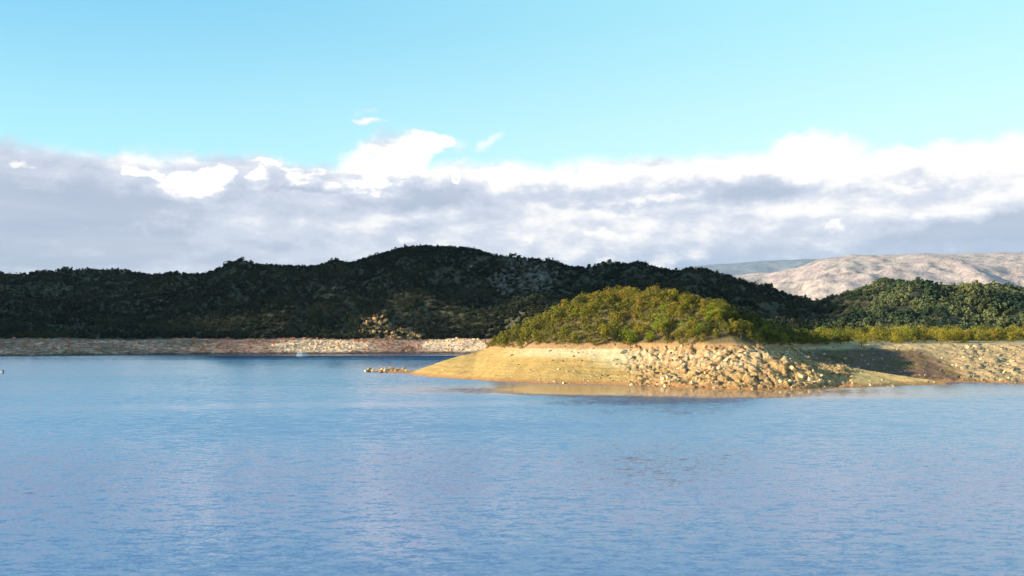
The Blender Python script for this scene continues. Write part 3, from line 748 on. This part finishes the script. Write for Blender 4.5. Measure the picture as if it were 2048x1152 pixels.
tag(obj('forest', np_mesh('forest', np.concatenate(vs), np.concatenate(fs), M_wood_far, np.concatenate(cs))), 'dense dark forest covering the hills beyond the lake', 'forest', kind='stuff')
print('far trees', len(x), 'near', len(trees), 'rocks', len(cand))
# single trees that stand up from the skyline
for (pp_, sc_, lab) in [(250, 1.7, 'lone dark tree on the summit of the low left hill'), (653, 2.0, 'dark tree standing up from the ridge left of the main summit'), (800, 1.5, 'dark tree at the left shoulder of the main summit'),
                        (836, 1.5, 'small dark tree on top of the main summit'), (1008, 1.9, 'dark tree on the ridge right of the main summit'), (1240, 1.9, 'dark tree on the small knoll of the ridge right of the rock scar'), (1520, 1.6, 'dark tree on the falling ridge beside the pale mountains')]:
    x_, y_, z_ = hill_pos(np.array([float(pp_)]), np.array([.995]))
    make_tree('dark green', 1, x_[0], y_[0], z_[0]-1, (sc_, sc_*1.25), pp_*.1, lab, None)

# ------------------------------------------------------------------ cloud outside the frame whose shadow lies on the far hills
sun_t = math.tan(SUN_EL); ALT = 1050.0
bs, fs, off = [], [], 0
bm = bmesh.new(); bmesh.ops.create_icosphere(bm, subdivisions=3, radius=1); CV = np.array([q.co[:] for q in bm.verts]); CF = np.array([[q.index for q in f.verts] for f in bm.faces]); bm.free()
def shade_here(p, y, z):
    q = pixrow(y, z)
    lit = max(ell(p, q, 600, 696, 90, 16), ell(p, q, 930, 690, 70, 24)*1.0, ell(p, q, 790, 660, 50, 30)*.0)
    lit = max(lit, float(sst(np.array(p), 1690, 1790)))
    if (360 < p < 780 and y < 880) or (780 <= p < 1300 and y < 960): lit = 1
    if y < 470 or (p > 1300 and y < 700): lit = 1
    return lit < .5
for yy in np.arange(640, 1700, 46):
    for xx in np.arange(-1050, 700, 46):
        x0, y0 = xx+rng.uniform(-16, 16), yy+rng.uniform(-16, 16)
        p0 = 1024+F*x0/y0
        zt = 12+float(np.clip((y0-760)/450, 0, 1))*80
        if not shade_here(p0, y0, zt): continue
        k = (ALT-zt)/sun_t
        c = np.array([x0+SH[0]*k, y0+SH[1]*k, ALT])
        rr = rng.uniform(38, 50)
        V_ = CV*(1+.12*fbm(CV[:, 0]*3+xx, CV[:, 1]*3+yy, 1.0, 3, 3))[:, None]*np.array([rr, rr, 7])
        bs.append(V_+c); fs.append(CF+off); off += len(V_)
M_cloud, _t, _b = new_mat('cloud_white'); _b.inputs['Base Color'].default_value = (.85, .86, .88, 1); _b.inputs['Roughness'].default_value = 1; _b.inputs['Specular IOR Level'].default_value = 0
tag(obj('clouds', np_mesh('clouds', np.concatenate(bs), np.concatenate(fs), M_cloud, None, True)), 'low white cloud layer high to the left, out of the picture', 'cloud', kind='structure')

# ------------------------------------------------------------------ boats
def plain(name, c, rough=.4, spec=.5):
    m, t_, b = new_mat(name); b.inputs['Roughness'].default_value = rough
    gi_ = t_.n.new('ShaderNodeNewGeometry'); f = t_.noise(gi_.outputs['Position'], 3.0, 3)['Fac']
    n_ = t_.n.new('ShaderNodeRGB'); n_.outputs[0].default_value = c+(1,)
    t_.l.new(t_.vm('SCALE', n_.outputs[0], t_.ss(f, .3, .7, .93, 1.04)), b.inputs['Base Color']); return m
M_white = plain('boat_white', (.82, .82, .80)); M_glass = plain('boat_glass', (.03, .045, .06), .1); M_dark = plain('engine_black', (.025, .025, .03)); M_canvas = plain('canvas_cream', (.72, .70, .64), .8); M_metal = plain('rail_metal', (.5, .5, .5), .3)
def hull_mesh(L, Wd, fb, name='hull'):
    """lofted hull: x along the length, bow at +x"""
    st_ = np.linspace(0, 1, 15); vs = []
    for s_ in st_:
        hw = Wd*.5*(.86+.14*math.sin(min(s_*2, 1)*1.57))*(1-max(0, (s_-.45)/.55)**2.2*.97)
        sh = fb*(1+.35*s_**2); x_ = -L/2+L*s_; kx = x_-.06*L*s_**2
        prof = [(0, -.35+.25*s_**3), (hw*.6, -.22+.2*s_**2), (hw*.92, .1), (hw, sh*.6), (hw*1.02, sh), (hw*.9, sh), (hw*.86, sh*.55), (0, sh*.5)]
        for i, (yy, zz) in enumerate(prof): vs.append((kx if i < 3 else x_, yy, zz))
        for i, (yy, zz) in list(enumerate(prof))[-2:0:-1]: vs.append((kx if i < 3 else x_, -yy, zz))
    n_ = 14; f = []
    for i in range(len(st_)-1):
        for k in range(n_): f.append((i*n_+k, i*n_+(k+1) % n_, (i+1)*n_+(k+1) % n_, (i+1)*n_+k))
    bm_ = bmesh.new(); V_ = [bm_.verts.new(q) for q in vs]
    for q in f: bm_.faces.new([V_[k] for k in q])
    bm_.faces.new(V_[:n_][::-1]); bm_.faces.new(V_[-n_:])
    bmesh.ops.recalc_face_normals(bm_, faces=bm_.faces)
    me_ = bpy.data.meshes.new(name); bm_.to_mesh(me_); bm_.free(); me_.materials.append(M_white); return me_
def box_mesh(name, boxes, mat, bev=.04):
    bm_ = bmesh.new()
    for (x0, x1, y0, y1, z0, z1, rake) in boxes:
        r_ = bmesh.ops.create_cube(bm_, size=1)['verts']
        for q in r_:
            top_ = q.co.z > 0; fr = q.co.x > 0
            q.co = Vector((x1 if fr else x0, y1 if q.co.y > 0 else y0, z1 if top_ else z0))
            if top_: q.co.x -= rake if fr else -rake*.4; q.co.y *= .94
    bmesh.ops.bevel(bm_, geom=bm_.edges[:], offset=bev, segments=2, affect='EDGES')
    me_ = bpy.data.meshes.new(name); bm_.to_mesh(me_); bm_.free(); me_.materials.append(mat); return me_
def tubes_mesh(name, lst, mat):
    V_, F_, off = [], [], 0
    for pts, r_ in lst:
        for a_, b_ in zip(pts[:-1], pts[1:]):
            a_, b_ = Vector(a_), Vector(b_); d_ = (b_-a_).normalized(); u_ = d_.orthogonal().normalized(); v_ = d_.cross(u_)
            for e_ in (a_, b_):
                for k in range(6): V_.append(e_+u_*math.cos(k*1.0472)*r_+v_*math.sin(k*1.0472)*r_)
            for k in range(6): F_.append((off+k, off+(k+1) % 6, off+6+(k+1) % 6, off+6+k))
            off += 12
    return np_mesh(name, np.array([q[:] for q in V_]), np.array(F_), mat)
# cabin cruiser by the far shore
bt = bpy.data.objects.new('motor_boat', None); COL.objects.link(bt); x, y = gp(605.5, 712.2); bt.location = (x, y, 0); bt.rotation_euler = (0, 0, R(4))
tag(bt, 'small white cabin boat floating close to the far shore', 'boat')
obj('hull', hull_mesh(8.8, 2.7, 1.15), bt)
cb = obj('cabin', box_mesh('cabin', [(-3.6, .3, -1.1, 1.1, .9, 2.9, .8)], M_white, .08), bt)
for s_ in (-1, 1): obj('window', box_mesh('window', [(-3.0, -1.7, s_*1.07-.03, s_*1.07+.03, 1.9, 2.5, .0), (-1.5, -.3, s_*1.07-.03, s_*1.07+.03, 1.9, 2.5, .0)], M_glass, .01), cb)
obj('foredeck', box_mesh('foredeck', [(.3, 3.0, -.8, .8, .9, 1.5, .9)], M_white, .08), bt)
obj('rail', tubes_mesh('rail', [([(.5, -.9, 1.3), (.5, -.9, 1.9), (3.6, -.35, 2.1), (4.2, 0, 2.1), (3.6, .35, 2.1), (.5, .9, 1.9), (.5, .9, 1.3)], .025)], M_metal), bt)
# open boat whose stern reaches into the picture at the left edge
bt = bpy.data.objects.new('motor_boat', None); COL.objects.link(bt); x, y = gp(8, 745.8); bt.location = (x-2.1, y, 0); bt.rotation_euler = (0, 0, R(180-6))
tag(bt, 'white open boat with a dark outboard motor cut by the left edge', 'boat')
obj('hull', hull_mesh(5.2, 1.9, .85), bt)
obj('windshield', box_mesh('windshield', [(.3, .36, -.7, .7, .8, 1.35, .25)], M_glass, .01), bt)
obj('seat', box_mesh('seat', [(-1.6, -1.1, -.7, .7, .4, .85, .05), (-.5, 0, -.7, .7, .4, .85, .05)], M_canvas, .05), bt)
eng = obj('outboard_motor', box_mesh('outboard_motor', [(-3.0, -2.5, -.22, .22, .55, 1.25, .08), (-2.9, -2.7, -.08, .08, -.5, .6, .0)], M_dark, .06), bt)

# ------------------------------------------------------------------ haze
bm = bmesh.new(); bmesh.ops.create_cube(bm, size=1)
for q in bm.verts: q.co = Vector((q.co.x*16000, 4800+q.co.y*10400, 0)); 
me = bpy.data.meshes.new('haze'); 
for i, q in enumerate(bm.verts): pass
bm.free()
hv = [(-12000, -400, -5), (12000, -400, -5), (12000, 14500, -5), (-12000, 14500, -5), (-12000, -400, 960), (12000, -400, 960), (12000, 14500, 960), (-12000, 14500, 960)]
hf = [(3, 2, 1, 0), (4, 5, 6, 7), (0, 1, 5, 4), (1, 2, 6, 5), (2, 3, 7, 6), (3, 0, 4, 7)]
me = np_mesh('haze', np.array(hv, float), np.array(hf))
M_haze = bpy.data.materials.new('haze_air'); M_haze.use_nodes = True; M_haze.node_tree.nodes.clear()
ho = M_haze.node_tree.nodes.new('ShaderNodeOutputMaterial'); pv = M_haze.node_tree.nodes.new('ShaderNodeVolumePrincipled')
pv.inputs['Color'].default_value = (.66, .84, 1.0, 1); pv.inputs['Density'].default_value = 1.15e-5; pv.inputs['Anisotropy'].default_value = 0.0
M_haze.node_tree.links.new(pv.outputs[0], ho.inputs['Volume']); me.materials.append(M_haze)
tag(obj('haze', me), 'thin blue air over the lake', 'haze', kind='stuff')
